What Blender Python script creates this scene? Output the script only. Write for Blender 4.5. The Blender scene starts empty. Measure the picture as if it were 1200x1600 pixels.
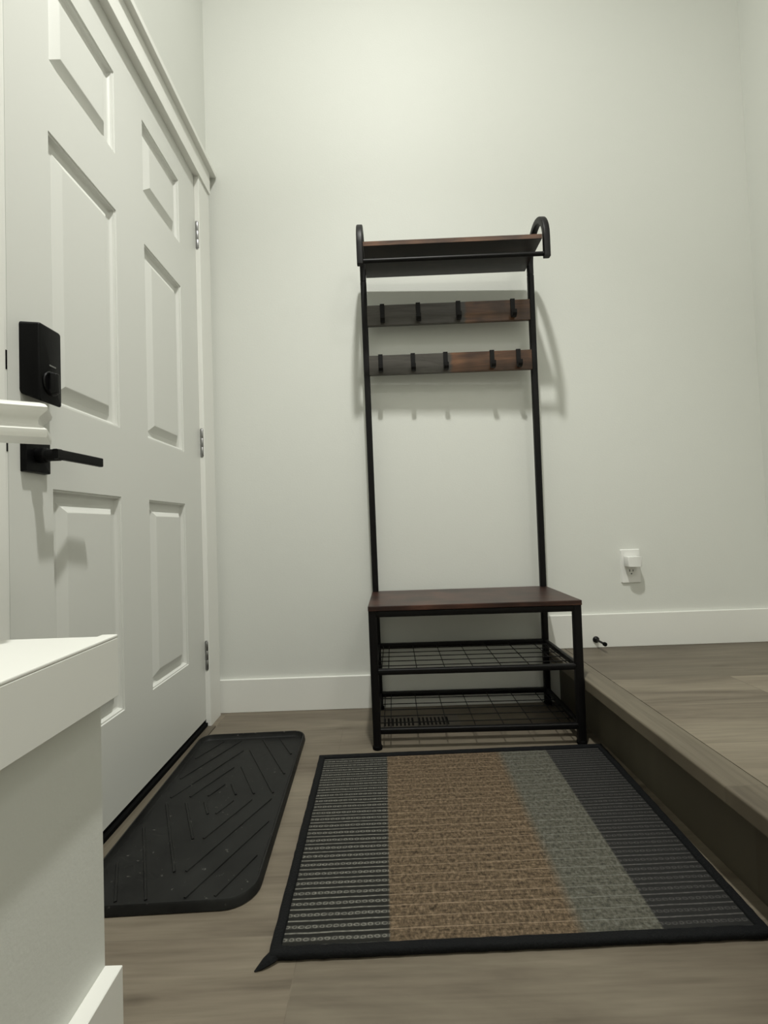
import bpy, bmesh, math, random
from math import sin, cos, pi, radians
from mathutils import Vector, Matrix

S = bpy.context.scene
COL = S.collection

# ------------------------------------------------------------------ camera
YAW, PITCH, ROLL, F = 0.001142, 0.028952, -0.033942, 755.7
f = Vector((sin(YAW)*cos(PITCH), cos(YAW)*cos(PITCH), sin(PITCH)))
r = Vector((cos(YAW), -sin(YAW), 0))
u = r.cross(f)
rr = cos(ROLL)*r + sin(ROLL)*u
uu = -sin(ROLL)*r + cos(ROLL)*u
cd = bpy.data.cameras.new('camera')
cam = bpy.data.objects.new('camera', cd)
COL.objects.link(cam)
cam.matrix_world = Matrix(((rr.x, uu.x, -f.x, 0.66624), (rr.y, uu.y, -f.y, -1.90419),
                           (rr.z, uu.z, -f.z, 0.70248), (0, 0, 0, 1)))
cd.sensor_fit = 'VERTICAL'
cd.sensor_height = 36.0
cd.lens = 36.0 * F / 1600.0
cd.clip_start = 0.02
S.camera = cam

# ------------------------------------------------------------------ light
w = bpy.data.worlds.new('world')
S.world = w
w.use_nodes = True
w.node_tree.nodes['Background'].inputs[0].default_value = (1, 1, 0.95, 1)
w.node_tree.nodes['Background'].inputs[1].default_value = 0.0
LIGHT_POS = (0.772, -1.293, 3.385)
ld = bpy.data.lights.new('ceiling_lamp', 'AREA')
ld.shape = 'DISK'
ld.size = 0.10
ld.energy = 30.5
ld.color = (0.985, 0.985, 0.935)
lo = bpy.data.objects.new('ceiling_lamp', ld)
COL.objects.link(lo)
lo.location = LIGHT_POS
# the downlight's own beam: brighter inside its cone than out at the sides
sd = bpy.data.lights.new('ceiling_lamp_beam', 'SPOT')
sd.energy = 134
sd.color = ld.color
sd.shadow_soft_size = 0.05
sd.spot_size = radians(92)
sd.spot_blend = 0.8
so = bpy.data.objects.new('ceiling_lamp_beam', sd)
COL.objects.link(so)
so.location = LIGHT_POS
# added soft fill light, unseen behind the camera, brightens the low left wall
l2 = bpy.data.lights.new('landing_fill', 'AREA')
l2.shape = 'DISK'
l2.size = 0.5
l2.energy = 14
l2.color = (1.0, 0.97, 0.92)
l2o = bpy.data.objects.new('landing_fill', l2)
COL.objects.link(l2o)
l2o.location = (1.85, -3.0, 3.385)

S.view_settings.view_transform = 'Standard'
S.view_settings.look = 'None'
S.view_settings.exposure = 0.0
S.view_settings.gamma = 1.0
S.view_settings.use_curve_mapping = False

# ------------------------------------------------------------------ materials
def mat(name, col, rough=0.5, metal=0.0, spec=0.5):
    m = bpy.data.materials.new(name)
    m.use_nodes = True
    b = m.node_tree.nodes['Principled BSDF']
    b.inputs['Base Color'].default_value = (*col, 1)
    b.inputs['Roughness'].default_value = rough
    b.inputs['Metallic'].default_value = metal
    b.inputs['Specular IOR Level'].default_value = spec
    return m, m.node_tree, b

class NT:
    """small helper to write node graphs"""
    def __init__(s, nt): s.nt = nt
    def n(s, t, **kw):
        x = s.nt.nodes.new(t)
        for k, v in kw.items():
            if k.startswith('i_'):
                key = k[2:]
                key = int(key) if key.isdigit() else key.replace('_', ' ')
                if hasattr(v, 'links') or isinstance(v, bpy.types.NodeSocket):
                    s.nt.links.new(v, x.inputs[key])
                else:
                    x.inputs[key].default_value = v
            else:
                setattr(x, k, v)
        return x
    def m(s, op, a, b=None, c=None, clamp=False):
        x = s.nt.nodes.new('ShaderNodeMath'); x.operation = op; x.use_clamp = clamp
        for i, v in enumerate((a, b, c)):
            if v is None: continue
            if isinstance(v, bpy.types.NodeSocket): s.nt.links.new(v, x.inputs[i])
            else: x.inputs[i].default_value = v
        return x.outputs[0]
    def mix(s, fac, a, b, mode='MIX'):
        x = s.nt.nodes.new('ShaderNodeMix'); x.data_type = 'RGBA'; x.blend_type = mode
        for i, v in ((0, fac), (6, a), (7, b)):
            if isinstance(v, bpy.types.NodeSocket): s.nt.links.new(v, x.inputs[i])
            else: x.inputs[i].default_value = v if i == 0 else (*v, 1)
        return x.outputs[2]
    def ramp(s, fac, stops):
        x = s.nt.nodes.new('ShaderNodeValToRGB')
        s.nt.links.new(fac, x.inputs[0])
        e = x.color_ramp.elements
        while len(e) < len(stops): e.new(0.5)
        for k, (p, c) in zip(e, stops):
            k.position = p
            k.color = (*c, 1) if not isinstance(c, (int, float)) else (c, c, c, 1)
        return x.outputs[0]
    def link(s, a, b): s.nt.links.new(a, b)

def bumped(name, col, rough, scale, strength, spec=0.5, dist=0.001):
    m, nt, b = mat(name, col, rough, 0, spec)
    g = NT(nt)
    tc = g.n('ShaderNodeTexCoord')
    no = g.n('ShaderNodeTexNoise', i_Vector=tc.outputs['Object'], i_Scale=scale, i_Detail=4.0)
    bp = g.n('ShaderNodeBump', i_Height=no.outputs[0], i_Strength=strength, i_Distance=dist)
    g.link(bp.outputs[0], b.inputs['Normal'])
    return m

M_WALL = bumped('wall_paint', (0.70, 0.71, 0.665), 0.55, 160, 0.25, 0.35)
M_CEIL = bumped('ceiling_paint', (0.78, 0.78, 0.75), 0.9, 90, 0.5, 0.2)
M_TRIM = bumped('trim_paint', (0.80, 0.80, 0.755), 0.38, 60, 0.08, 0.5)
M_DOOR = bumped('door_paint', (0.68, 0.685, 0.645), 0.42, 70, 0.10, 0.45)
M_BLACK = bumped('black_powder_coat', (0.0038, 0.0034, 0.0036), 0.45, 400, 0.2, 0.22)
M_LOCK = bumped('black_lock_finish', (0.0022, 0.0022, 0.0024), 0.4, 400, 0.15, 0.14)
M_LOCKG = bumped('black_lock_glass', (0.002, 0.002, 0.0024), 0.3, 40, 0.0, 0.25)
M_STEEL, _, _ = mat('satin_steel', (0.33, 0.33, 0.33), 0.35, 1.0)
M_RUBBER = bumped('black_rubber', (0.003, 0.003, 0.003), 0.8, 200, 0.3, 0.1)
M_PLASTIC = bumped('white_plastic', (0.80, 0.80, 0.77), 0.35, 50, 0.02, 0.5)
M_DARK, _, _ = mat('dark_void', (0.004, 0.004, 0.004), 0.9)

def planks(name, swap=False, tint=(1, 1, 1), width=0.2, length=1.25, off=(0, 0), tones=(0.80, 1.16), seam=0.35, knot=0.35):
    """grey brown vinyl planks, boards run along x (or along y if swap)"""
    m, nt, b = mat(name, (0.2, 0.18, 0.15), 0.5, 0, 0.35)
    g = NT(nt)
    tc = g.n('ShaderNodeTexCoord')
    mp = g.n('ShaderNodeMapping', i_Vector=tc.outputs['Object'])
    mp.inputs['Location'].default_value = (off[0], off[1], 0)
    if swap: mp.inputs['Rotation'].default_value = (0, 0, pi/2)
    br = g.n('ShaderNodeTexBrick', i_Vector=mp.outputs[0], i_Scale=1.0)
    br.offset = 0.37; br.offset_frequency = 2
    br.inputs['Brick Width'].default_value = length
    br.inputs['Row Height'].default_value = width
    br.inputs['Mortar Size'].default_value = 0.0009
    br.inputs['Mortar Smooth'].default_value = 0.3
    br.inputs['Bias'].default_value = 0.0
    br.inputs['Color1'].default_value = (0, 0, 0, 1)
    br.inputs['Color2'].default_value = (1, 1, 1, 1)
    br.inputs['Mortar'].default_value = (0.5, 0.5, 0.5, 1)
    # per plank shift of the grain
    sep = g.n('ShaderNodeSeparateXYZ', i_Vector=mp.outputs[0])
    shift = g.m('MULTIPLY', br.outputs['Color'], 7.0)
    cx = g.n('ShaderNodeCombineXYZ', i_X=g.m('MULTIPLY', sep.outputs[0], 1.4), i_Y=g.m('MULTIPLY', sep.outputs[1], 11.0), i_Z=shift)
    n1 = g.n('ShaderNodeTexNoise', i_Vector=cx.outputs[0], i_Scale=1.0, i_Detail=5.0, i_Roughness=0.6, i_Distortion=0.6)
    cx2 = g.n('ShaderNodeCombineXYZ', i_X=g.m('MULTIPLY', sep.outputs[0], 6.0), i_Y=g.m('MULTIPLY', sep.outputs[1], 110.0), i_Z=shift)
    n2 = g.n('ShaderNodeTexNoise', i_Vector=cx2.outputs[0], i_Scale=1.0, i_Detail=3.0)
    base = g.ramp(n1.outputs[0], [(0.28, (0.115, 0.096, 0.077)), (0.43, (0.200, 0.174, 0.143)), (0.57, (0.258, 0.232, 0.192)), (0.75, (0.35, 0.315, 0.265))])
    c = g.mix(0.22, base, g.ramp(n2.outputs[0], [(0.3, (0.10, 0.09, 0.075)), (0.7, (0.33, 0.30, 0.26))]))
    # plank to plank tone
    tone = g.ramp(br.outputs['Color'], [(0.0, tones[0]), (1.0, tones[1])])
    c = g.mix(1.0, c, tone, 'MULTIPLY')
    # knots
    vo = g.n('ShaderNodeTexVoronoi', i_Scale=1.0)
    cx3 = g.n('ShaderNodeCombineXYZ', i_X=g.m('MULTIPLY', sep.outputs[0], 3.2), i_Y=g.m('MULTIPLY', sep.outputs[1], 13.0), i_Z=shift)
    g.link(cx3.outputs[0], vo.inputs['Vector'])
    kn = g.ramp(vo.outputs['Distance'], [(0.02, 1.0), (0.14, 0.0)])
    c = g.mix(g.m('MULTIPLY', kn, knot), c, (0.07, 0.055, 0.04))
    c = g.mix(g.m('MULTIPLY', br.outputs['Fac'], seam), c, (0.05, 0.045, 0.038))
    c = g.mix(1.0, c, tint, 'MULTIPLY')
    g.link(c, b.inputs['Base Color'])
    bp = g.n('ShaderNodeBump', i_Height=n2.outputs[0], i_Strength=0.25, i_Distance=0.0008)
    g.link(bp.outputs[0], b.inputs['Normal'])
    return m
M_FLOOR = planks('vinyl_plank_floor', tint=(0.74, 0.70, 0.62), width=0.217, off=(0.75, 0.178), tones=(0.88, 1.10), seam=0.18, knot=0.5)
M_FLOOR2 = planks('vinyl_plank_landing', tint=(0.70, 0.665, 0.585), width=0.217, off=(0.32, 0.178), tones=(0.74, 1.26), seam=0.4, knot=0.6)
M_NOSE = planks('vinyl_stair_nose', swap=True, tint=(0.64, 0.61, 0.53), width=0.9, length=2.6, off=(1.6, 0.2))
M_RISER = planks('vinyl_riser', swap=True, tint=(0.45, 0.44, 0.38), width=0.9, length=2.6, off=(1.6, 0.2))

def rustic(name, split=None, dark=False, k=1.0):
    """rustic brown board, optionally printed grey planks left of split (local x)"""
    m, nt, b = mat(name, (0.1, 0.05, 0.03), 0.38, 0, 0.45)
    g = NT(nt)
    tc = g.n('ShaderNodeTexCoord')
    sep = g.n('ShaderNodeSeparateXYZ', i_Vector=tc.outputs['Object'])
    v = g.n('ShaderNodeCombineXYZ', i_X=g.m('MULTIPLY', sep.outputs[0], 5.0), i_Y=g.m('MULTIPLY', sep.outputs[1], 50.0), i_Z=g.m('MULTIPLY', sep.outputs[2], 50.0))
    n1 = g.n('ShaderNodeTexNoise', i_Vector=v.outputs[0], i_Scale=1.0, i_Detail=6.0, i_Roughness=0.65, i_Distortion=1.2)
    v2 = g.n('ShaderNodeTexNoise', i_Vector=tc.outputs['Object'], i_Scale=9.0, i_Detail=2.0)
    if dark:
        br = g.ramp(n1.outputs[0], [(0.25, (0.012, 0.006, 0.005)), (0.5, (0.045, 0.018, 0.012)), (0.75, (0.10, 0.042, 0.026))])
    else:
        br = g.ramp(n1.outputs[0], [(0.25, (0.035, 0.014, 0.007)), (0.5, (0.12, 0.055, 0.026)), (0.75, (0.21, 0.105, 0.052))])
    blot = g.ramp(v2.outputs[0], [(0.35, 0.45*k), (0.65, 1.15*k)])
    c = g.mix(1.0, br, blot, 'MULTIPLY')
    if split is not None:
        gr = g.ramp(n1.outputs[0], [(0.25, (0.030, 0.026, 0.022)), (0.75, (0.085, 0.078, 0.068))])
        k = g.n('ShaderNodeMapRange', i_Value=g.m('ADD', sep.outputs[0], g.m('MULTIPLY', n1.outputs[0], 0.02)))
        k.inputs['From Min'].default_value = split; k.inputs['From Max'].default_value = split + 0.012
        c = g.mix(k.outputs[0], gr, c)
    g.link(c, b.inputs['Base Color'])
    return m
M_SEAT = rustic('rustic_seat_wood', dark=True)
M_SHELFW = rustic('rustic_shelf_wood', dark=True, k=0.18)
M_EDGE = rustic('rustic_edge_band', k=0.9)
M_HB1 = rustic('rustic_hook_board_wood_upper', split=0.06)
M_HB2 = rustic('rustic_hook_board_wood_lower', split=0.0)

def tray_mat():
    m, nt, b = mat('boot_tray_rubber', (0.02, 0.02, 0.02), 0.5, 0, 0.4)
    g = NT(nt); tc = g.n('ShaderNodeTexCoord')
    n = g.n('ShaderNodeTexNoise', i_Vector=tc.outputs['Object'], i_Scale=7.0, i_Detail=6.0, i_Roughness=0.7)
    c = g.ramp(n.outputs[0], [(0.35, (0.006, 0.006, 0.006)), (0.7, (0.018, 0.0185, 0.017))])
    n2 = g.n('ShaderNodeTexNoise', i_Vector=tc.outputs['Object'], i_Scale=85.0, i_Detail=2.0)
    c = g.mix(g.ramp(n2.outputs[0], [(0.70, 0.0), (0.80, 0.7)]), c, (0.16, 0.155, 0.14))
    g.link(c, b.inputs['Base Color'])
    g.link(g.ramp(n.outputs[0], [(0.3, 0.38), (0.7, 0.6)]), b.inputs['Roughness'])
    b.inputs['Specular IOR Level'].default_value = 0.22
    return m
M_TRAY = tray_mat()

def rug_mat():
    m, nt, b = mat('woven_rug', (0.1, 0.1, 0.1), 0.9, 0, 0.15)
    g = NT(nt)
    uv = g.n('ShaderNodeTexCoord').outputs['UV']       # uv in metres
    s = g.n('ShaderNodeSeparateXYZ', i_Vector=uv)
    U, V = s.outputs[0], s.outputs[1]
    wob = g.n('ShaderNodeTexNoise', i_Vector=uv, i_Scale=22.0, i_Detail=2.0)
    Vw = g.m('ADD', V, g.m('MULTIPLY', g.m('SUBTRACT', wob.outputs[0], 0.5), 0.0022))
    ph = g.m('FRACT', g.m('DIVIDE', Vw, 0.0256))
    def band(c, hw, soft):
        d = g.m('ABSOLUTE', g.m('SUBTRACT', ph, c))
        return g.m('SUBTRACT', 1.0, g.m('DIVIDE', g.m('SUBTRACT', d, hw), soft), clamp=True)
    line = band(0.85, 0.03, 0.05)
    loop = band(0.35, 0.10, 0.07)
    # round loops along x
    fine = g.n('ShaderNodeTexNoise', i_Scale=1.0, i_Detail=1.0)
    fv = g.n('ShaderNodeCombineXYZ', i_X=g.m('MULTIPLY', U, 120.0), i_Y=g.m('MULTIPLY', V, 160.0))
    g.link(fv.outputs[0], fine.inputs['Vector'])
    pu = g.m('ABSOLUTE', g.m('SUBTRACT', g.m('FRACT', g.m('ADD', g.m('DIVIDE', U, 0.0125), g.m('MULTIPLY', g.m('SUBTRACT', fine.outputs[0], 0.5), 0.5))), 0.5))
    pv = g.m('MULTIPLY', g.m('ABSOLUTE', g.m('SUBTRACT', ph, 0.35)), 2.6)
    rad = g.m('SQRT', g.m('ADD', g.m('MULTIPLY', pu, pu), g.m('MULTIPLY', pv, pv)))
    ring = g.m('SUBTRACT', 1.0, g.m('DIVIDE', g.m('ABSOLUTE', g.m('SUBTRACT', rad, 0.30)), 0.15), clamp=True)
    loopc = g.m('MULTIPLY', loop, g.m('ADD', g.m('MULTIPLY', ring, 0.75), 0.25))
    def dark(loopk, base, hi):
        k = g.m('MAXIMUM', g.m('MULTIPLY', line, 0.8), g.m('MULTIPLY', loopc, loopk))
        k = g.m('MULTIPLY', k, g.ramp(fine.outputs[0], [(0.3, 0.6), (0.7, 1.1)]))
        return g.mix(k, base, hi)
    dl = dark(0.9, (0.017, 0.017, 0.015), (0.24, 0.235, 0.205))
    dr = dark(0.55, (0.020, 0.020, 0.019), (0.115, 0.11, 0.105))
    # coarse tweed
    tw = g.n('ShaderNodeTexNoise', i_Scale=1.0, i_Detail=3.0, i_Roughness=0.7)
    tv = g.n('ShaderNodeCombineXYZ', i_X=g.m('MULTIPLY', U, 150.0), i_Y=g.m('MULTIPLY', V, 100.0))
    g.link(tv.outputs[0], tw.inputs['Vector'])
    tw2 = g.n('ShaderNodeTexNoise', i_Scale=1.0, i_Detail=2.0)
    tv2 = g.n('ShaderNodeCombineXYZ', i_X=g.m('MULTIPLY', U, 40.0), i_Y=g.m('MULTIPLY', V, 240.0))
    g.link(tv2.outputs[0], tw2.inputs['Vector'])
    t = g.m('ADD', g.m('MULTIPLY', tw.outputs[0], 0.7), g.m('MULTIPLY', tw2.outputs[0], 0.3))
    tline = g.m('MULTIPLY', g.m('MULTIPLY', band(0.85, 0.02, 0.05), 0.75), g.ramp(fine.outputs[0], [(0.3, 0.35), (0.7, 1.0)]))
    brn = g.ramp(t, [(0.35, (0.035, 0.025, 0.0155)), (0.5, (0.104, 0.075, 0.047)), (0.65, (0.205, 0.150, 0.098))])
    brn = g.mix(tline, brn, (0.30, 0.225, 0.155))
    gry = g.ramp(t, [(0.35, (0.038, 0.038, 0.032)), (0.5, (0.087, 0.084, 0.066)), (0.65, (0.14, 0.14, 0.12))])
    gry = g.mix(tline, gry, (0.20, 0.20, 0.175))
    def step(x0, wd=0.002):
        k = g.n('ShaderNodeMapRange', i_Value=U)
        k.inputs['From Min'].default_value = x0 - wd; k.inputs['From Max'].default_value = x0 + wd
        return k.outputs[0]
    c = g.mix(step(0.203), dl, brn)
    c = g.mix(step(0.538, 0.012), c, gry)
    c = g.mix(step(0.680), c, dr)
    g.link(c, b.inputs['Base Color'])
    h = g.m('ADD', g.m('MULTIPLY', g.m('MAXIMUM', line, loopc), 0.6), g.m('MULTIPLY', t, 0.5))
    bp = g.n('ShaderNodeBump', i_Height=h, i_Strength=0.6, i_Distance=0.003)
    g.link(bp.outputs[0], b.inputs['Normal'])
    return m
M_RUG = rug_mat()
M_BIND = bumped('black_rug_binding', (0.0045, 0.005, 0.0055), 0.85, 300, 0.8, 0.2, 0.002)

# ------------------------------------------------------------------ mesh helpers
def link(name, bm, m, parent=None, smooth=False, kind=None):
    bmesh.ops.recalc_face_normals(bm, faces=bm.faces[:])
    me = bpy.data.meshes.new(name)
    bm.to_mesh(me); bm.free()
    me.materials.append(m)
    o = bpy.data.objects.new(name, me)
    COL.objects.link(o)
    if parent is not None: o.parent = parent
    if kind: o['kind'] = kind
    if smooth:
        for p in me.polygons: p.use_smooth = True
        try: me.set_sharp_from_angle(angle=radians(40))
        except Exception: pass
    return o

def tag(o, label, cat, group=None):
    o['label'] = label; o['category'] = cat
    if group: o['group'] = group
    return o

def thing(name, label, cat, loc=(0, 0, 0), rz=0, group=None):
    o = bpy.data.objects.new(name, None)
    COL.objects.link(o)
    o.location = loc; o.rotation_euler = (0, 0, rz)
    o.empty_display_size = 0.05
    return tag(o, label, cat, group)

def merge(dst, src):
    me = bpy.data.meshes.new('tmp')
    src.to_mesh(me); src.free()
    dst.from_mesh(me)
    bpy.data.meshes.remove(me)

def add_box(bm, x0, x1, y0, y1, z0, z1, bev=0.0, seg=2):
    b = bmesh.new()
    bmesh.ops.create_cube(b, size=1)
    for v in b.verts:
        v.co = Vector(((x0+x1)/2 + v.co.x*(x1-x0), (y0+y1)/2 + v.co.y*(y1-y0), (z0+z1)/2 + v.co.z*(z1-z0)))
    if bev > 0:
        bmesh.ops.bevel(b, geom=b.edges[:], offset=bev, segments=seg, profile=0.5, affect='EDGES')
    merge(bm, b)

def box(x0, x1, y0, y1, z0, z1, bev=0.0, seg=2):
    bm = bmesh.new()
    add_box(bm, x0, x1, y0, y1, z0, z1, bev, seg)
    return bm

def add_sweep(bm, path, prof, up=Vector((1, 0, 0)), cap=True, closed=False):
    """sweep a closed 2D profile along path; profile axes: a = up x tangent, b = up"""
    rings = []
    n = len(path)
    for i, p in enumerate(path):
        p = Vector(p)
        a = Vector(path[(i-1) % n]) if (closed or i > 0) else p
        c = Vector(path[(i+1) % n]) if (closed or i < n-1) else p
        t = (p - a).normalized() + (c - p).normalized()
        t.normalize()
        upv = up - up.dot(t)*t
        if upv.length < 1e-4: upv = Vector((0, 1, 0)) - t.y*t
        upv.normalize()
        s = t.cross(upv)
        k = 1.0
        if i > 0 and i < n-1 or closed:
            d1 = (p-a).normalized(); d2 = (c-p).normalized()
            k = 1.0/max(0.5, math.sqrt(max(0.01, (1+d1.dot(d2))/2)))
        rings.append([bm.verts.new(p + s*q[0]*k + upv*q[1]) for q in prof])
    m = len(prof)
    for i in range(n if closed else n-1):
        A, B = rings[i], rings[(i+1) % n]
        for j in range(m):
            bm.faces.new((A[j], A[(j+1) % m], B[(j+1) % m], B[j]))
    if cap and not closed:
        bm.faces.new(rings[0][::-1]); bm.faces.new(rings[-1])

def circ(rad, n=12): return [(rad*cos(2*pi*i/n), rad*sin(2*pi*i/n)) for i in range(n)]
def rsq(a, rd, seg=3, b=None):
    b = a if b is None else b
    out = []
    for sx, sy, a0 in ((1, 1, 0), (-1, 1, pi/2), (-1, -1, pi), (1, -1, 3*pi/2)):
        for k in range(seg+1):
            t = a0 + k/seg*pi/2
            out.append((sx*(a-rd) + rd*cos(t), sy*(b-rd) + rd*sin(t)))
    return out

def add_lathe(bm, origin, axis, prof, n=24):
    """prof: list of (dist along axis, radius)"""
    axis = Vector(axis).normalized()
    s = axis.orthogonal().normalized(); t = axis.cross(s)
    rings = []
    for d, rad in prof:
        c = Vector(origin) + axis*d
        rings.append([bm.verts.new(c + (s*cos(2*pi*i/n) + t*sin(2*pi*i/n))*max(rad, 1e-5)) for i in range(n)])
    for A, B in zip(rings, rings[1:]):
        for j in range(n): bm.faces.new((A[j], A[(j+1) % n], B[(j+1) % n], B[j]))
    bm.faces.new(rings[0][::-1]); bm.faces.new(rings[-1])

# ------------------------------------------------------------------ room shell
XR, YB, ZC = 2.173, -3.6, 3.42
HS = 0.203          # height of the landing
XN = 1.277          # nosing front
XRI = 1.328         # riser
YD = -0.130         # hinge edge of door
YL = YD - 0.914     # latch edge
ZD = 2.028          # top of the door

link('wall_back', box(0, XR, 0, 0.12, 0, ZC), M_WALL, kind='structure')
link('wall_right', box(XR, XR+0.12, YB, 0.12, 0, ZC), M_WALL, kind='structure')
bm = bmesh.new()
add_box(bm, -0.12, 0, YD+0.004, 0.12, 0, ZC)
add_box(bm, -0.12, 0, YB, YL-0.028, 0, ZC)
add_box(bm, -0.12, 0, YL-0.028, YD+0.004, ZD+0.004, ZC)
link('wall_left', bm, M_WALL, kind='structure')
link('wall_front', box(0, XR, YB-0.12, YB, 0, ZC), M_WALL, kind='structure')
link('ceiling', box(-0.12, XR+0.12, YB-0.12, 0.12, ZC, ZC+0.1), M_CEIL, kind='structure')
link('floor', box(-0.12, XRI, YB, 0.12, -0.1, 0), M_FLOOR, kind='structure')
link('floor_landing', box(1.3516, XR, YB, 0.0, 0.0, HS), M_FLOOR2, kind='structure')
# stair nose and riser of the landing
bm = bmesh.new()
add_box(bm, XN, 1.3520, YB, 0, HS-0.034, HS, 0.004, 3)
link('trim_1', bm, M_NOSE, kind='structure')
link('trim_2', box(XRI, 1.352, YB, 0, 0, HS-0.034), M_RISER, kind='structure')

# baseboards
BT = 0.126
def board(name, x0, x1, y0, y1, z0, z1):
    return link(name, box(x0, x1, y0, y1, z0, z1, 0.0015, 2), M_TRIM, kind='structure')
board('baseboard_back', 0.0, XRI, -0.0125, 0, 0, BT)
bm = box(XN, XR-0.0125, -0.0125, 0, HS, HS+0.128, 0.0015, 2)
link('baseboard_back_upper', bm, M_TRIM, kind='structure')
board('baseboard_right', XR-0.0125, XR, YB, 0, HS, HS+0.128)

# ------------------------------------------------------------------ door casing
T = 0.018
link('trim_3', box(0, T, YD-0.006, -0.03, 0, ZD+0.004, 0.0012, 2), M_TRIM, kind='structure')     # hinge side casing
link('trim_4', box(0, T, YL-0.125, YL-0.0275, 0, ZD+0.004, 0.0012, 2), M_TRIM, kind='structure')
bm = bmesh.new()
add_box(bm, 0, 0.024, YL-0.115, -0.030, ZD+0.004, ZD+0.090, 0.0012)
add_box(bm, 0, 0.042, YL-0.135, -0.006, ZD+0.090, ZD+0.110, 0.0015)
link('trim_5', bm, M_TRIM, kind='structure')                                           # head casing and cap
# jamb and threshold under the door
bm = bmesh.new()
add_box(bm, -0.12, 0.0, YD+0.0005, YD+0.004, 0, ZD+0.004)
add_box(bm, -0.12, 0.0, YL-0.028, YL-0.0003, 0, ZD+0.004)
add_box(bm, -0.12, 0.0, YL, YD, ZD+0.0005, ZD+0.004)
link('trim_6', bm, M_TRIM, kind='structure')
bm = bmesh.new()
add_box(bm, 0.0072, 0.036, YL, YD-0.008, 0.0, 0.0045, 0.0015)
link('trim_7', bm, M_NOSE, kind='structure')                                           # floor transition strip

# ------------------------------------------------------------------ door
door = bpy.data.objects.new('door_1', None)
COL.objects.link(door); door.location = (0, YD, 0); door['kind'] = 'structure'
def door_slab():
    bm = bmesh.new()
    Y = lambda o: -o           # local y from the hinge edge
    ZB, ZT = 0.026, ZD
    ys = [(0.1467, 0.3967), (0.5434, 0.7979)]
    zs = [(0.2628, 0.7997), (0.9758, 1.5433), (1.6938, 1.9119)]
    W = 0.9135
    gy = [0.0, ys[0][0], ys[0][1], ys[1][0], ys[1][1], W]
    gz = [ZB, zs[0][0], zs[0][1], zs[1][0], zs[1][1], zs[2][0], zs[2][1], ZT]
    V = {}
    for i, a in enumerate(gy):
        for j, z in enumerate(gz): V[i, j] = bm.verts.new((0, Y(a), z))
    for i in range(5):
        for j in range(7):
            if i in (1, 3) and j in (1, 3, 5): continue
            bm.faces.new((V[i, j], V[i+1, j], V[i+1, j+1], V[i, j+1]))
    prof = [(0.0, 0.0), (0.0012, -0.0030), (0.0050, -0.0034), (0.0065, -0.0080), (0.0095, -0.0125), (0.013, -0.0138), (0.026, -0.0138), (0.028, -0.0125), (0.045, -0.0025), (0.047, -0.002)]
    for i in (1, 3):
        for j in (1, 3, 5):
            ring = [V[i, j], V[i+1, j], V[i+1, j+1], V[i, j+1]]
            y0, y1, z0, z1 = gy[i], gy[i+1], gz[j], gz[j+1]
            for d, dep in prof[1:]:
                nr = [bm.verts.new((dep, Y(y0+d), z0+d)), bm.verts.new((dep, Y(y1-d), z0+d)), bm.verts.new((dep, Y(y1-d), z1-d)), bm.verts.new((dep, Y(y0+d), z1-d))]
                for k in range(4): bm.faces.new((ring[k], ring[(k+1) % 4], nr[(k+1) % 4], nr[k]))
                ring = nr
            bm.faces.new(ring)
    # sides and back of the slab
    th = -0.044
    per = [(0, j) for j in range(8)] + [(i, 7) for i in range(1, 6)] + [(5, j) for j in range(6, -1, -1)] + [(i, 0) for i in range(4, 0, -1)]
    f_ = [V[p] for p in per]
    bk = [bm.verts.new((th, v.co.y, v.co.z)) for v in f_]
    for k in range(len(f_)):
        bm.faces.new((f_[k], f_[(k+1) % len(f_)], bk[(k+1) % len(f_)], bk[k]))
    bm.faces.new(bk)
    return bm
link('door_panel', door_slab(), M_DOOR, door)
# rubber sweep in the gap under the door
link('door_sweep', box(-0.040, 0.007, -0.912, -0.002, 0.0, 0.0145, 0.001), M_RUBBER, door)
link('door_seal', box(-0.040, -0.003, -0.912, -0.002, 0.014, 0.0262), M_RUBBER, door)
# hinges
for k, z0 in enumerate((1.757, 0.980, 0.205)):
    bm = bmesh.new()
    n = 3; h = 0.1
    for q in range(n):
        add_lathe(bm, (0.008, 0.002-0.004, z0 + q*h/n), (0, 0, 1), [(0, 0.0070), (0.0007, 0.0075), (h/n-0.0007, 0.0075), (h/n, 0.0070)], 14)
    hg = link('hinge', bm, M_STEEL, door, smooth=True)
    bm = bmesh.new()
    add_lathe(bm, (0.008, -0.002, z0-0.004), (0, 0, 1), [(0, 0.004), (0.001, 0.006), (0.004, 0.006)], 14)
    add_lathe(bm, (0.008, -0.002, z0+h), (0, 0, 1), [(0, 0.006), (0.003, 0.006), (0.004, 0.004)], 14)
    link('hinge_pin', bm, M_STEEL, hg, smooth=True)
# keypad deadbolt (inside unit)
yl = -0.982 - YD
bm = bmesh.new()
def add_frustum(bm, x0, x1, yc, hw0, hw1, z0a, z1a, z0b, z1b, rd, bev=0.003):
    b = bmesh.new()
    A = [b.verts.new((x0, yc+p[0], (z0a+z1a)/2+p[1])) for p in rsq(hw0, rd, 4, (z1a-z0a)/2)]
    B = [b.verts.new((x1, yc+p[0], (z0b+z1b)/2+p[1])) for p in rsq(hw1, rd*0.8, 4, (z1b-z0b)/2)]
    n = len(A)
    for k in range(n): b.faces.new((A[k], A[(k+1) % n], B[(k+1) % n], B[k]))
    b.faces.new(A[::-1]); ft = b.faces.new(B)
    if bev: bmesh.ops.bevel(b, geom=list(ft.edges), offset=bev, segments=3, profile=0.5, affect='EDGES')
    merge(bm, b)
add_frustum(bm, 0.0, 0.036, yl, 0.033, 0.031, 0.972, 1.109, 0.957, 1.106, 0.008)
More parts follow.
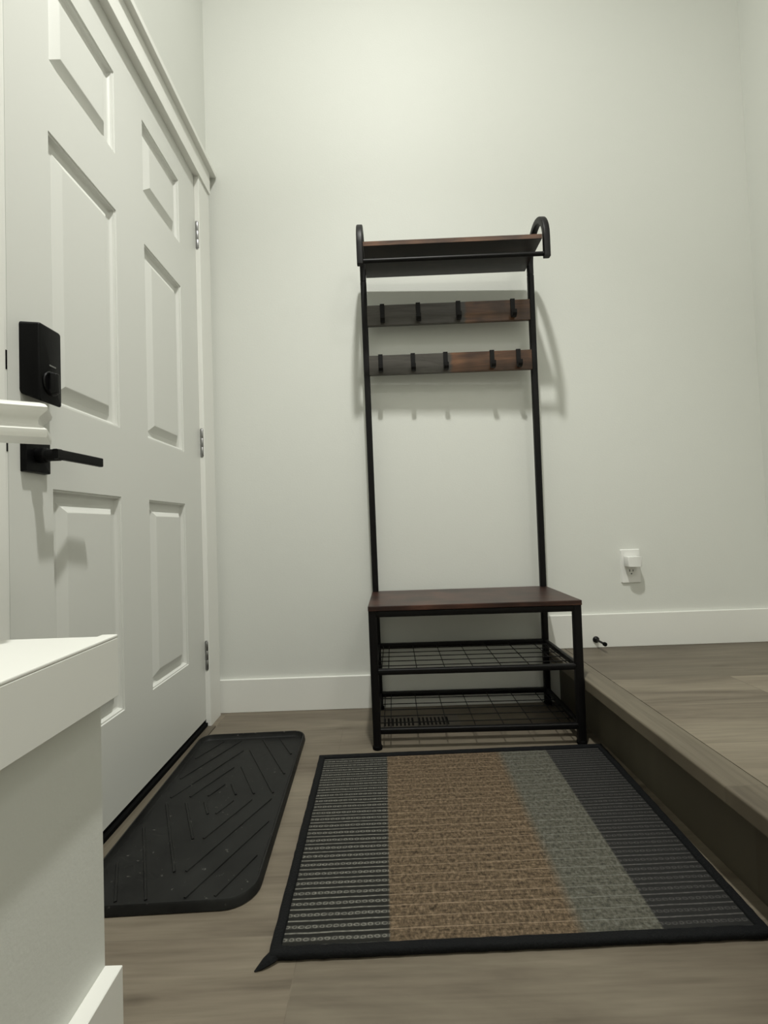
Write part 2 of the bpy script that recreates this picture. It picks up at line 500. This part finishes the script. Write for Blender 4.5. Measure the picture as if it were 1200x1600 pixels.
db = link('deadbolt', bm, M_LOCK, door, smooth=True)
bm = bmesh.new()
add_lathe(bm, (0.034, yl, 0.997), (1, 0, 0), [(0, 0.0235), (0.004, 0.0235), (0.0055, 0.022), (0.0055, 0.0195), (0.0035, 0.019)], 32)
add_frustum(bm, 0.036, 0.050, yl, 0.0085, 0.0055, 0.975, 1.019, 0.978, 1.016, 0.004, 0.0015)
link('thumb_turn', bm, M_LOCKG, db, smooth=True)
bm = box(0.0355, 0.0368, yl-0.004, yl+0.014, 1.0305, 1.0335, 0.0005)
link('status_mark', bm, M_STEEL, db)
# lever handle
bm = bmesh.new()
add_frustum(bm, 0.0, 0.011, yl, 0.0335, 0.0325, 0.826, 0.893, 0.827, 0.892, 0.002, 0.0015)
dh = link('door_handle', bm, M_LOCK, door, smooth=True)
bm = bmesh.new()
add_lathe(bm, (0.010, yl, 0.8595), (1, 0, 0), [(0, 0.0145), (0.016, 0.0145), (0.018, 0.0115), (0.040, 0.0115), (0.044, 0.0105)], 24)
path = [(0.050, yl-0.012, 0.860), (0.050, yl, 0.860), (0.050, yl+0.03, 0.8605), (0.052, yl+0.08, 0.861), (0.0545, yl+0.128, 0.861)]
add_sweep(bm, path, rsq(0.0055, 0.0025, 3, 0.0095), up=Vector((0, 0, 1)))
link('lever', bm, M_LOCK, dh, smooth=True)
# bolt face marks in the gap at the latch edge
link('strike_plate', box(-0.0005, 0.0008, YL-YD-0.0038, YL-YD-0.0004, 1.006, 1.041, 0.0003), M_LOCK, door)
link('strike_plate', box(-0.0005, 0.0008, YL-YD-0.0038, YL-YD-0.0004, 0.858, 0.885, 0.0003), M_LOCK, door)

# ------------------------------------------------------------------ low wall with cap (left foreground)
YK = -1.2365
link('wall_half', box(0.0, 0.2715, YB, YK, 0, 0.53), M_WALL, kind='structure')
bm = box(0.0, 0.297, YB, YK+0.0, 0.484, 0.5625, 0.0008, 1)
link('trim_8', bm, M_TRIM, kind='structure')
bm = bmesh.new()
add_box(bm, 0.0, 0.2735, YB, YK-0.001, 0.5625, 0.5645, 0.0006, 1)
add_box(bm, 0.2750, 0.297, YB, YK, 0.5625, 0.5670, 0.0015, 2)
link('trim_9', bm, M_TRIM, kind='structure')
bm = box(0.2715, 0.2955, YB, YK, 0, 0.1254, 0.001, 1)
link('baseboard_half', bm, M_TRIM, kind='structure')

# ------------------------------------------------------------------ handrail
hr = thing('handrail', 'white moulded handrail end fixed to the left wall beside the door lock', 'handrail', (0, 0, 0))
d = Vector((0.866, 0.5, 0)).normalized()
perp = Vector((-d.y, d.x, 0))
e = Vector((0.207, -1.235, 0))
prof = [(0.030, 0.0), (0.031, 0.004), (0.031, 0.012), (0.026, 0.017), (0.021, 0.021), (0.020, 0.027), (0.022, 0.033), (0.027, 0.038), (0.031, 0.042), (0.032, 0.047), (0.029, 0.052), (0.022, 0.0555), (0.011, 0.0575)]
prof = [(a, b*0.86) for a, b in prof]
prof = prof + [(-a, b) for a, b in prof[::-1]]
zb = 0.836
cn = e - d*0.032
st = cn - d*(cn.x/d.x)
bm = bmesh.new()
add_sweep(bm, [st+Vector((0, 0, zb)), cn+Vector((0, 0, zb)), cn+perp*0.0325+Vector((0, 0, zb))], prof, up=Vector((0, 0, 1)), cap=True)
link('rail', bm, M_TRIM, hr, smooth=True)
bm = bmesh.new()
pm = st + d*0.07
path = [Vector((0.004, pm.y, 0.775)), Vector((0.03, pm.y, 0.775)), Vector((0.052, pm.y, 0.785)), Vector((0.062, pm.y, 0.81)), Vector((0.064, pm.y, 0.842))]
add_sweep(bm, path, circ(0.007, 12), up=Vector((0, 1, 0)))
add_lathe(bm, (0, pm.y, 0.775), (1, 0, 0), [(0, 0.026), (0.003, 0.026), (0.006, 0.02)], 24)
link('bracket', bm, M_TRIM, hr, smooth=True)

# ------------------------------------------------------------------ hall tree
RX, RY, RZ = 0.9432, -0.3617, -0.018
rack = thing('hall_tree', 'black metal hall tree with rustic brown bench, coat hooks and top shelf', 'coat rack', (RX, RY, 0), RZ)
W2, D = 0.3205, 0.333
def lean(bm):
    # the frame stands slightly out of plumb
    for v in bm.verts:
        v.co.x += -0.0057*v.co.z
        v.co.y += -0.026*v.co.z
    return bm
def part(name, bm, m, parent=rack, smooth=False):
    return link(name, lean(bm), m, parent, smooth)
A = 0.0125
Zs = 0.452
for sx in (-1, 1):
    # front legs
    bm = bmesh.new()
    add_sweep(bm, [(sx*W2, 0, 0.012), (sx*W2, 0, Zs-0.016)], rsq(A, 0.005), up=Vector((0, 1, 0)))
    lg = part('leg', bm, M_BLACK, smooth=True)
    bm = bmesh.new()
    add_lathe(bm, (sx*W2, 0, 0), (0, 0, 1), [(0, 0.0145), (0.003, 0.0155), (0.010, 0.0155), (0.014, 0.012)], 20)
    part('foot', bm, M_RUBBER, lg, smooth=True)
    # rear posts run on up to the arch
    bm = bmesh.new()
    add_sweep(bm, [(sx*W2, D, 0.012), (sx*W2, D, 1.640)], rsq(0.0115, 0.005), up=Vector((0, 1, 0)))
    add_sweep(bm, [(sx*W2, D, 1.640), (sx*W2, D, 1.652)], rsq(0.0095, 0.004), up=Vector((0, 1, 0)))
    lg = part('post', bm, M_BLACK, smooth=True)
    bm = bmesh.new()
    add_lathe(bm, (sx*W2, D, 0), (0, 0, 1), [(0, 0.0145), (0.003, 0.0155), (0.010, 0.0155), (0.014, 0.012)], 20)
    part('foot', bm, M_RUBBER, lg, smooth=True)
    # arch at the top
    bm = bmesh.new()
    R = 0.098; zc = 1.787 - 0.011 - R
    path = [(sx*W2, D, 1.645), (sx*W2, D, zc)]
    path += [(sx*W2, D-R+R*cos(t), zc+R*sin(t)) for t in [pi*k/18 for k in range(1, 18)]]
    path += [(sx*W2, D-2*R, zc), (sx*W2, D-2*R, 1.606)]
    add_sweep(bm, path, rsq(0.011, 0.004), up=Vector((1, 0, 0)))
    part('arch', bm, M_BLACK, smooth=True)
    # side rails of the bench
    for z in (Zs-0.026, 0.2425, 0.0567):
        bm = bmesh.new()
        add_sweep(bm, [(sx*W2, 0, z), (sx*W2, D, z)], rsq(0.008, 0.003), up=Vector((0, 0, 1)))
        part('side_rail', bm, M_BLACK, smooth=True)
# seat frame and seat
bm = bmesh.new()
for y in (0, D):
    add_sweep(bm, [(-W2, y, Zs-0.026), (W2, y, Zs-0.026)], rsq(0.010, 0.003), up=Vector((0, 0, 1)))
part('seat_frame', bm, M_BLACK, smooth=True)
part('seat', box(-W2-0.013, W2+0.013, -0.015, D+0.008, Zs-0.016, Zs, 0.002, 2), M_SEAT)
# wire shelves
for z in (0.2425, 0.0567):
    bm = bmesh.new()
    for y in (0.0, D):
        add_sweep(bm, [(-W2, y, z), (W2, y, z)], rsq(0.009, 0.004), up=Vector((0, 0, 1)))
    fr = part('shoe_shelf', bm, M_BLACK, smooth=True)
    bm = bmesh.new()
    for k in range(1, 6):
        y = D*k/6
        add_sweep(bm, [(-W2+0.002, y, z+0.002), (W2-0.002, y, z+0.002)], circ(0.0016, 6), up=Vector((0, 0, 1)))
    for k in range(-3, 4):
        x = -0.005 + k*0.0905
        add_sweep(bm, [(x, 0, z-0.001), (x, D, z-0.001)], circ(0.0016, 6), up=Vector((0, 0, 1)))
    for x in (-W2+0.022, W2-0.022):
        add_sweep(bm, [(x, 0, z-0.001), (x, D, z-0.001)], circ(0.0016, 6), up=Vector((0, 0, 1)))
    part('wire_mesh', bm, M_BLACK, fr)
# hook boards and hooks
for z0, z1, m, xs in ((1.4692, 1.5475, M_HB1, (-0.252, -0.115, 0.038, 0.245)), (1.2807, 1.3552, M_HB2, (-0.266, -0.142, -0.018, 0.159, 0.259))):
    hb = part('hook_board', box(-W2+0.010, W2-0.010, D-0.013, D+0.002, z0, z1, 0.001, 1), m)
    for x in xs:
        bm = bmesh.new()
        yb = D-0.013
        path = [(x, D+0.0035, z1-0.014), (x, D+0.0035, z1+0.0015), (x, yb-0.0018, z1+0.0015), (x, yb-0.0018, z0+0.022), (x, yb-0.004, z0+0.013), (x, yb-0.012, z0+0.007),
                (x, yb-0.022, z0+0.009), (x, yb-0.028, z0+0.017), (x, yb-0.029, z0+0.030)]
        add_sweep(bm, path, rsq(0.0014, 0.0005, 1, 0.0085), up=Vector((1, 0, 0)))
        part('hook', bm, M_BLACK, hb)
# top shelf with hanging bar
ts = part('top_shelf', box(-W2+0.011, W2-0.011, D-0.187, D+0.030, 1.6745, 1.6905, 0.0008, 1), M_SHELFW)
part('front_edge', box(-W2+0.0115, W2-0.0115, D-0.1882, D-0.1872, 1.6750, 1.6900), M_EDGE, ts)
bm = bmesh.new()
add_sweep(bm, [(-W2, D-2*R, 1.617), (W2, D-2*R, 1.617)], circ(0.0075, 14), up=Vector((0, 0, 1)))
part('hanging_bar', bm, M_BLACK, smooth=True)

# ------------------------------------------------------------------ boot tray
tr = Matrix.Translation((0.2145, -0.617, 0)) @ Matrix.Rotation(0.030, 4, 'Z')
def tray():
    bm = bmesh.new()
    hw, hl = 0.177, 0.375
    def ring(ins, z, rd):
        a, b = hw-ins, hl-ins
        out = []
        for sx, sy, a0, rr_ in ((1, 1, 0, rd), (-1, 1, pi/2, rd), (-1, -1, pi, rd*1.4), (1, -1, 3*pi/2, rd*1.4)):
            for k in range(9):
                t = a0 + k/8*pi/2
                out.append(bm.verts.new((sx*(a-rr_)+rr_*cos(t), sy*(b-rr_)+rr_*sin(t), z)))
        return out
    rs = [ring(0.004, 0.0, 0.04), ring(0.0, 0.002, 0.044), ring(0.002, 0.016, 0.042), ring(0.0045, 0.0195, 0.040), ring(0.0075, 0.0195, 0.037), ring(0.0085, 0.017, 0.036), ring(0.0110, 0.0075, 0.034), ring(0.0140, 0.0045, 0.031)]
    n = len(rs[0])
    for P, Q in zip(rs, rs[1:]):
        for k in range(n): bm.faces.new((P[k], P[(k+1) % n], Q[(k+1) % n], Q[k]))
    bm.faces.new(rs[0][::-1]); bm.faces.new(rs[-1])
    # nested diamond ribs
    ax, ay = hw-0.030, hl-0.032
    for c in (0.09, 0.19, 0.295, 0.42, 0.54):
        for sx in (-1, 1):
            for sy in (-1, 1):
                # x*2.1 + y = c, clipped to the tray and held clear of the axes
                x0 = max(0.012, (c-ay)/2.1); x1 = min(ax, (c-0.014)/2.1)
                if c < 0.1: x0 = 0.010
                if x1 <= x0: continue
                p0 = (sx*x0, sy*(c-2.1*x0), 0.0045); p1 = (sx*x1, sy*(c-2.1*x1), 0.0045)
                add_sweep(bm, [p0, p1], [(-0.0035, -0.001), (0.0035, -0.001), (0.0022, 0.0022), (-0.0022, 0.0022)], up=Vector((0, 0, 1)))
    return bm
bt = link('boot_tray', tray(), M_TRAY, smooth=True)
bt.matrix_world = tr
tag(bt, 'black rubber boot tray with raised diamond ribs, lying along the door', 'boot tray')

# ------------------------------------------------------------------ rug
TL, TR_, BR, BL = Vector((0.4485, -0.4130)), Vector((1.309, -0.4005)), Vector((1.283, -1.087)), Vector((0.4565, -1.097))
WR, LR = 0.855, 0.68
def rugmap(a, b):
    s_, t_ = a/WR, b/LR
    return (TL*(1-s_)+TR_*s_)*(1-t_) + (BL*(1-s_)+BR*s_)*t_
rug = thing('rug', 'black bordered woven rug with grey, tan and charcoal stripes on the floor', 'rug', (0.88, -0.75, 0))
bm = bmesh.new()
uvl = bm.loops.layers.uv.new('UVMap')
NX, NY = 60, 50
bw = 0.014
G = {}; Guv = {}
for i in range(NX+1):
    for j in range(NY+1):
        a = bw*0.5 + (WR-bw)*i/NX; b_ = bw*0.5 + (LR-bw)*j/NY
        p = rugmap(a, b_)
        v = bm.verts.new((p.x-0.88, p.y+0.75, 0.0085 + 0.0006*sin(9*a+3*b_)*sin(7*b_)))
        G[i, j] = v; Guv[v] = (a, b_)
for i in range(NX):
    for j in range(NY):
        bm.faces.new((G[i, j], G[i, j+1], G[i+1, j+1], G[i+1, j]))
edge = [(i, 0) for i in range(NX)] + [(NX, j) for j in range(NY)] + [(i, NY) for i in range(NX, 0, -1)] + [(0, j) for j in range(NY, 0, -1)]
low = {}
for k in edge:
    v = G[k]; nv = bm.verts.new((v.co.x, v.co.y, 0.001)); low[k] = nv; Guv[nv] = Guv[v]
L_ = [G[k] for k in edge]; K_ = [low[k] for k in edge]
for k in range(len(L_)):
    bm.faces.new((L_[k], L_[(k+1) % len(L_)], K_[(k+1) % len(L_)], K_[k]))
bm.faces.new(K_)
for fc in bm.faces:
    for lp in fc.loops: lp[uvl].uv = Guv[lp.vert]
link('weave', bm, M_RUG, rug)
# bound edge and loose tail of the binding at one corner
bm = bmesh.new()
random.seed(4)
def edgept(a, b_):
    p = rugmap(a, b_); return Vector((p.x-0.88, p.y+0.75, 0.0075))
pts = []
def run(a0, b0, a1, b1, n):
    for k in range(n):
        t = k/n
        q = edgept(a0+(a1-a0)*t, b0+(b1-b0)*t)
        q.x += random.uniform(-0.0006, 0.0006); q.y += random.uniform(-0.0006, 0.0006)
        pts.append(q)
i_ = 0.007
run(i_, i_, WR-i_, i_, 60); run(WR-i_, i_, WR-i_, LR-i_, 50); run(WR-i_, LR-i_, i_, LR-i_, 60); run(i_, LR-i_, i_, i_, 50)
add_sweep(bm, pts, rsq(0.0095, 0.0055, 3, 0.0068), up=Vector((0, 0, 1)), closed=True)
c0 = edgept(0.004, LR-0.004)
def cone(pts_, rads):
    rings = []
    for p_, r_ in zip(pts_, rads):
        rings.append([bm.verts.new(p_ + Vector((0.75*r_*cos(2*pi*k/8), -0.65*r_*cos(2*pi*k/8), 0.6*r_*sin(2*pi*k/8)))) for k in range(8)])
    for A1, B1 in zip(rings, rings[1:]):
        for k in range(8): bm.faces.new((A1[k], A1[(k+1) % 8], B1[(k+1) % 8], B1[k]))
    bm.faces.new(rings[0]); bm.faces.new(rings[-1])
cone([c0+Vector((0.012, 0.012, 0)), c0+Vector((0, -0.002, -0.001)), c0+Vector((-0.009, -0.010, -0.002)), c0+Vector((-0.016, -0.016, -0.004)), c0+Vector((-0.024, -0.021, -0.0062))], (0.012, 0.0105, 0.0085, 0.0055, 0.0012))
link('binding', bm, M_BIND, rug, smooth=True)

# ------------------------------------------------------------------ floor vent under the bench
vt = thing('floor_vent', 'flush floor register with dark slots under the bench', 'vent', (0.760, -0.158, 0))
bm = bmesh.new()
hx, hy, sl = 0.150, 0.058, 0.036
xs = []
for g0 in (-0.118, 0.006):
    for k in range(8): xs.append(g0 + k*0.0142)
cuts = [-hx] + [q for x in xs for q in (x, x+0.0075)] + [hx]
add_box(bm, -hx, hx, -hy, -sl, 0, 0.003)
add_box(bm, -hx, hx, sl, hy, 0, 0.003)
for k in range(0, len(cuts), 2):
    add_box(bm, cuts[k], cuts[k+1], -sl, sl, 0.0, 0.003)
link('grille', bm, planks('vent_wood_print', tint=(0.85, 0.85, 0.85)), vt)
link('duct', box(-hx+0.01, hx-0.01, -hy+0.01, hy-0.01, 0.0002, 0.0008), M_DARK, vt)

# ------------------------------------------------------------------ outlet and plug-in unit
ol = thing('wall_outlet', 'white duplex wall outlet plate above the baseboard, right of the hall tree', 'outlet', (1.627, 0, 0.513))
bm = bmesh.new()
b = bmesh.new()
A_ = [b.verts.new((p[0], 0, p[1])) for p in rsq(0.0385, 0.004, 3, 0.066)]
B_ = [b.verts.new((p[0]*0.94, -0.006, p[1]*0.965)) for p in rsq(0.0385, 0.004, 3, 0.066)]
n = len(A_)
for k in range(n): b.faces.new((A_[k], A_[(k+1) % n], B_[(k+1) % n], B_[k]))
b.faces.new(A_); b.faces.new(B_[::-1])
merge(bm, b)
link('cover_plate', bm, M_PLASTIC, ol)
for zc in (0.021, -0.021):
    bm = bmesh.new()
    add_sweep(bm, [(0, -0.0055, zc), (0, -0.0080, zc)], rsq(0.017, 0.008, 5, 0.0145), up=Vector((0, 0, 1)))
    rc = link('receptacle', bm, M_PLASTIC, ol)
    bm = bmesh.new()
    for x, h in ((-0.0065, 0.0045), (0.0065, 0.0038)):
        add_box(bm, x-0.0013, x+0.0013, -0.0084, -0.0078, zc+0.004-h, zc+0.004+h)
    add_lathe(bm, (0, -0.0078, zc-0.0085), (0, -1, 0), [(0, 0.0028), (0.0006, 0.0028)], 12)
    link('slots', bm, M_DARK, rc)
bm = bmesh.new(); add_lathe(bm, (0, -0.0058, 0), (0, -1, 0), [(0, 0.0035), (0.001, 0.003)], 12)
link('screw', bm, M_PLASTIC, ol)
# plug-in unit
pg = thing('plug_in_adapter', 'small white plug-in adapter pushed into the top socket of the wall outlet', 'adapter', (1.625, -0.0075, 0.532))
bm = bmesh.new()
b = bmesh.new()
prof = []
hw = 0.0265
for k in range(13):
    t = -1 + 2*k/12
    prof.append((t*hw, -0.036 - 0.006*(1-t*t)))
pts2 = [(-hw+0.002, 0.0)] + prof + [(hw-0.002, 0.0)]
lo_, hi_ = [], []
for x, y in pts2:
    lo_.append(b.verts.new((x, y, -0.018))); hi_.append(b.verts.new((x, y, 0.020)))
n = len(pts2)
for k in range(n): b.faces.new((lo_[k], lo_[(k+1) % n], hi_[(k+1) % n], hi_[k]))
b.faces.new(lo_[::-1]); b.faces.new(hi_)
bmesh.ops.bevel(b, geom=b.edges[:], offset=0.0016, segments=2, profile=0.5, affect='EDGES')
merge(bm, b)
link('housing', bm, M_PLASTIC, pg, smooth=True)

# ------------------------------------------------------------------ door stop on the upper baseboard
ds = thing('door_stop', 'small black rod door stop screwed to the baseboard above the step', 'door stop', (1.474, -0.0125, 0.2345))
bm = bmesh.new()
add_lathe(bm, (0, 0, 0), (0, -1, 0), [(0, 0.0125), (0.003, 0.0125), (0.006, 0.009), (0.010, 0.0048)], 20)
link('base', bm, M_BLACK, ds, smooth=True)
bm = bmesh.new(); add_lathe(bm, (0, -0.008, 0), (0, -1, 0), [(0, 0.0042), (0.064, 0.0042)], 14)
link('rod', bm, M_BLACK, ds, smooth=True)
bm = bmesh.new(); add_lathe(bm, (0, -0.070, 0), (0, -1, 0), [(0, 0.005), (0.002, 0.0075), (0.010, 0.0078), (0.0125, 0.006)], 16)
link('tip', bm, M_RUBBER, ds, smooth=True)
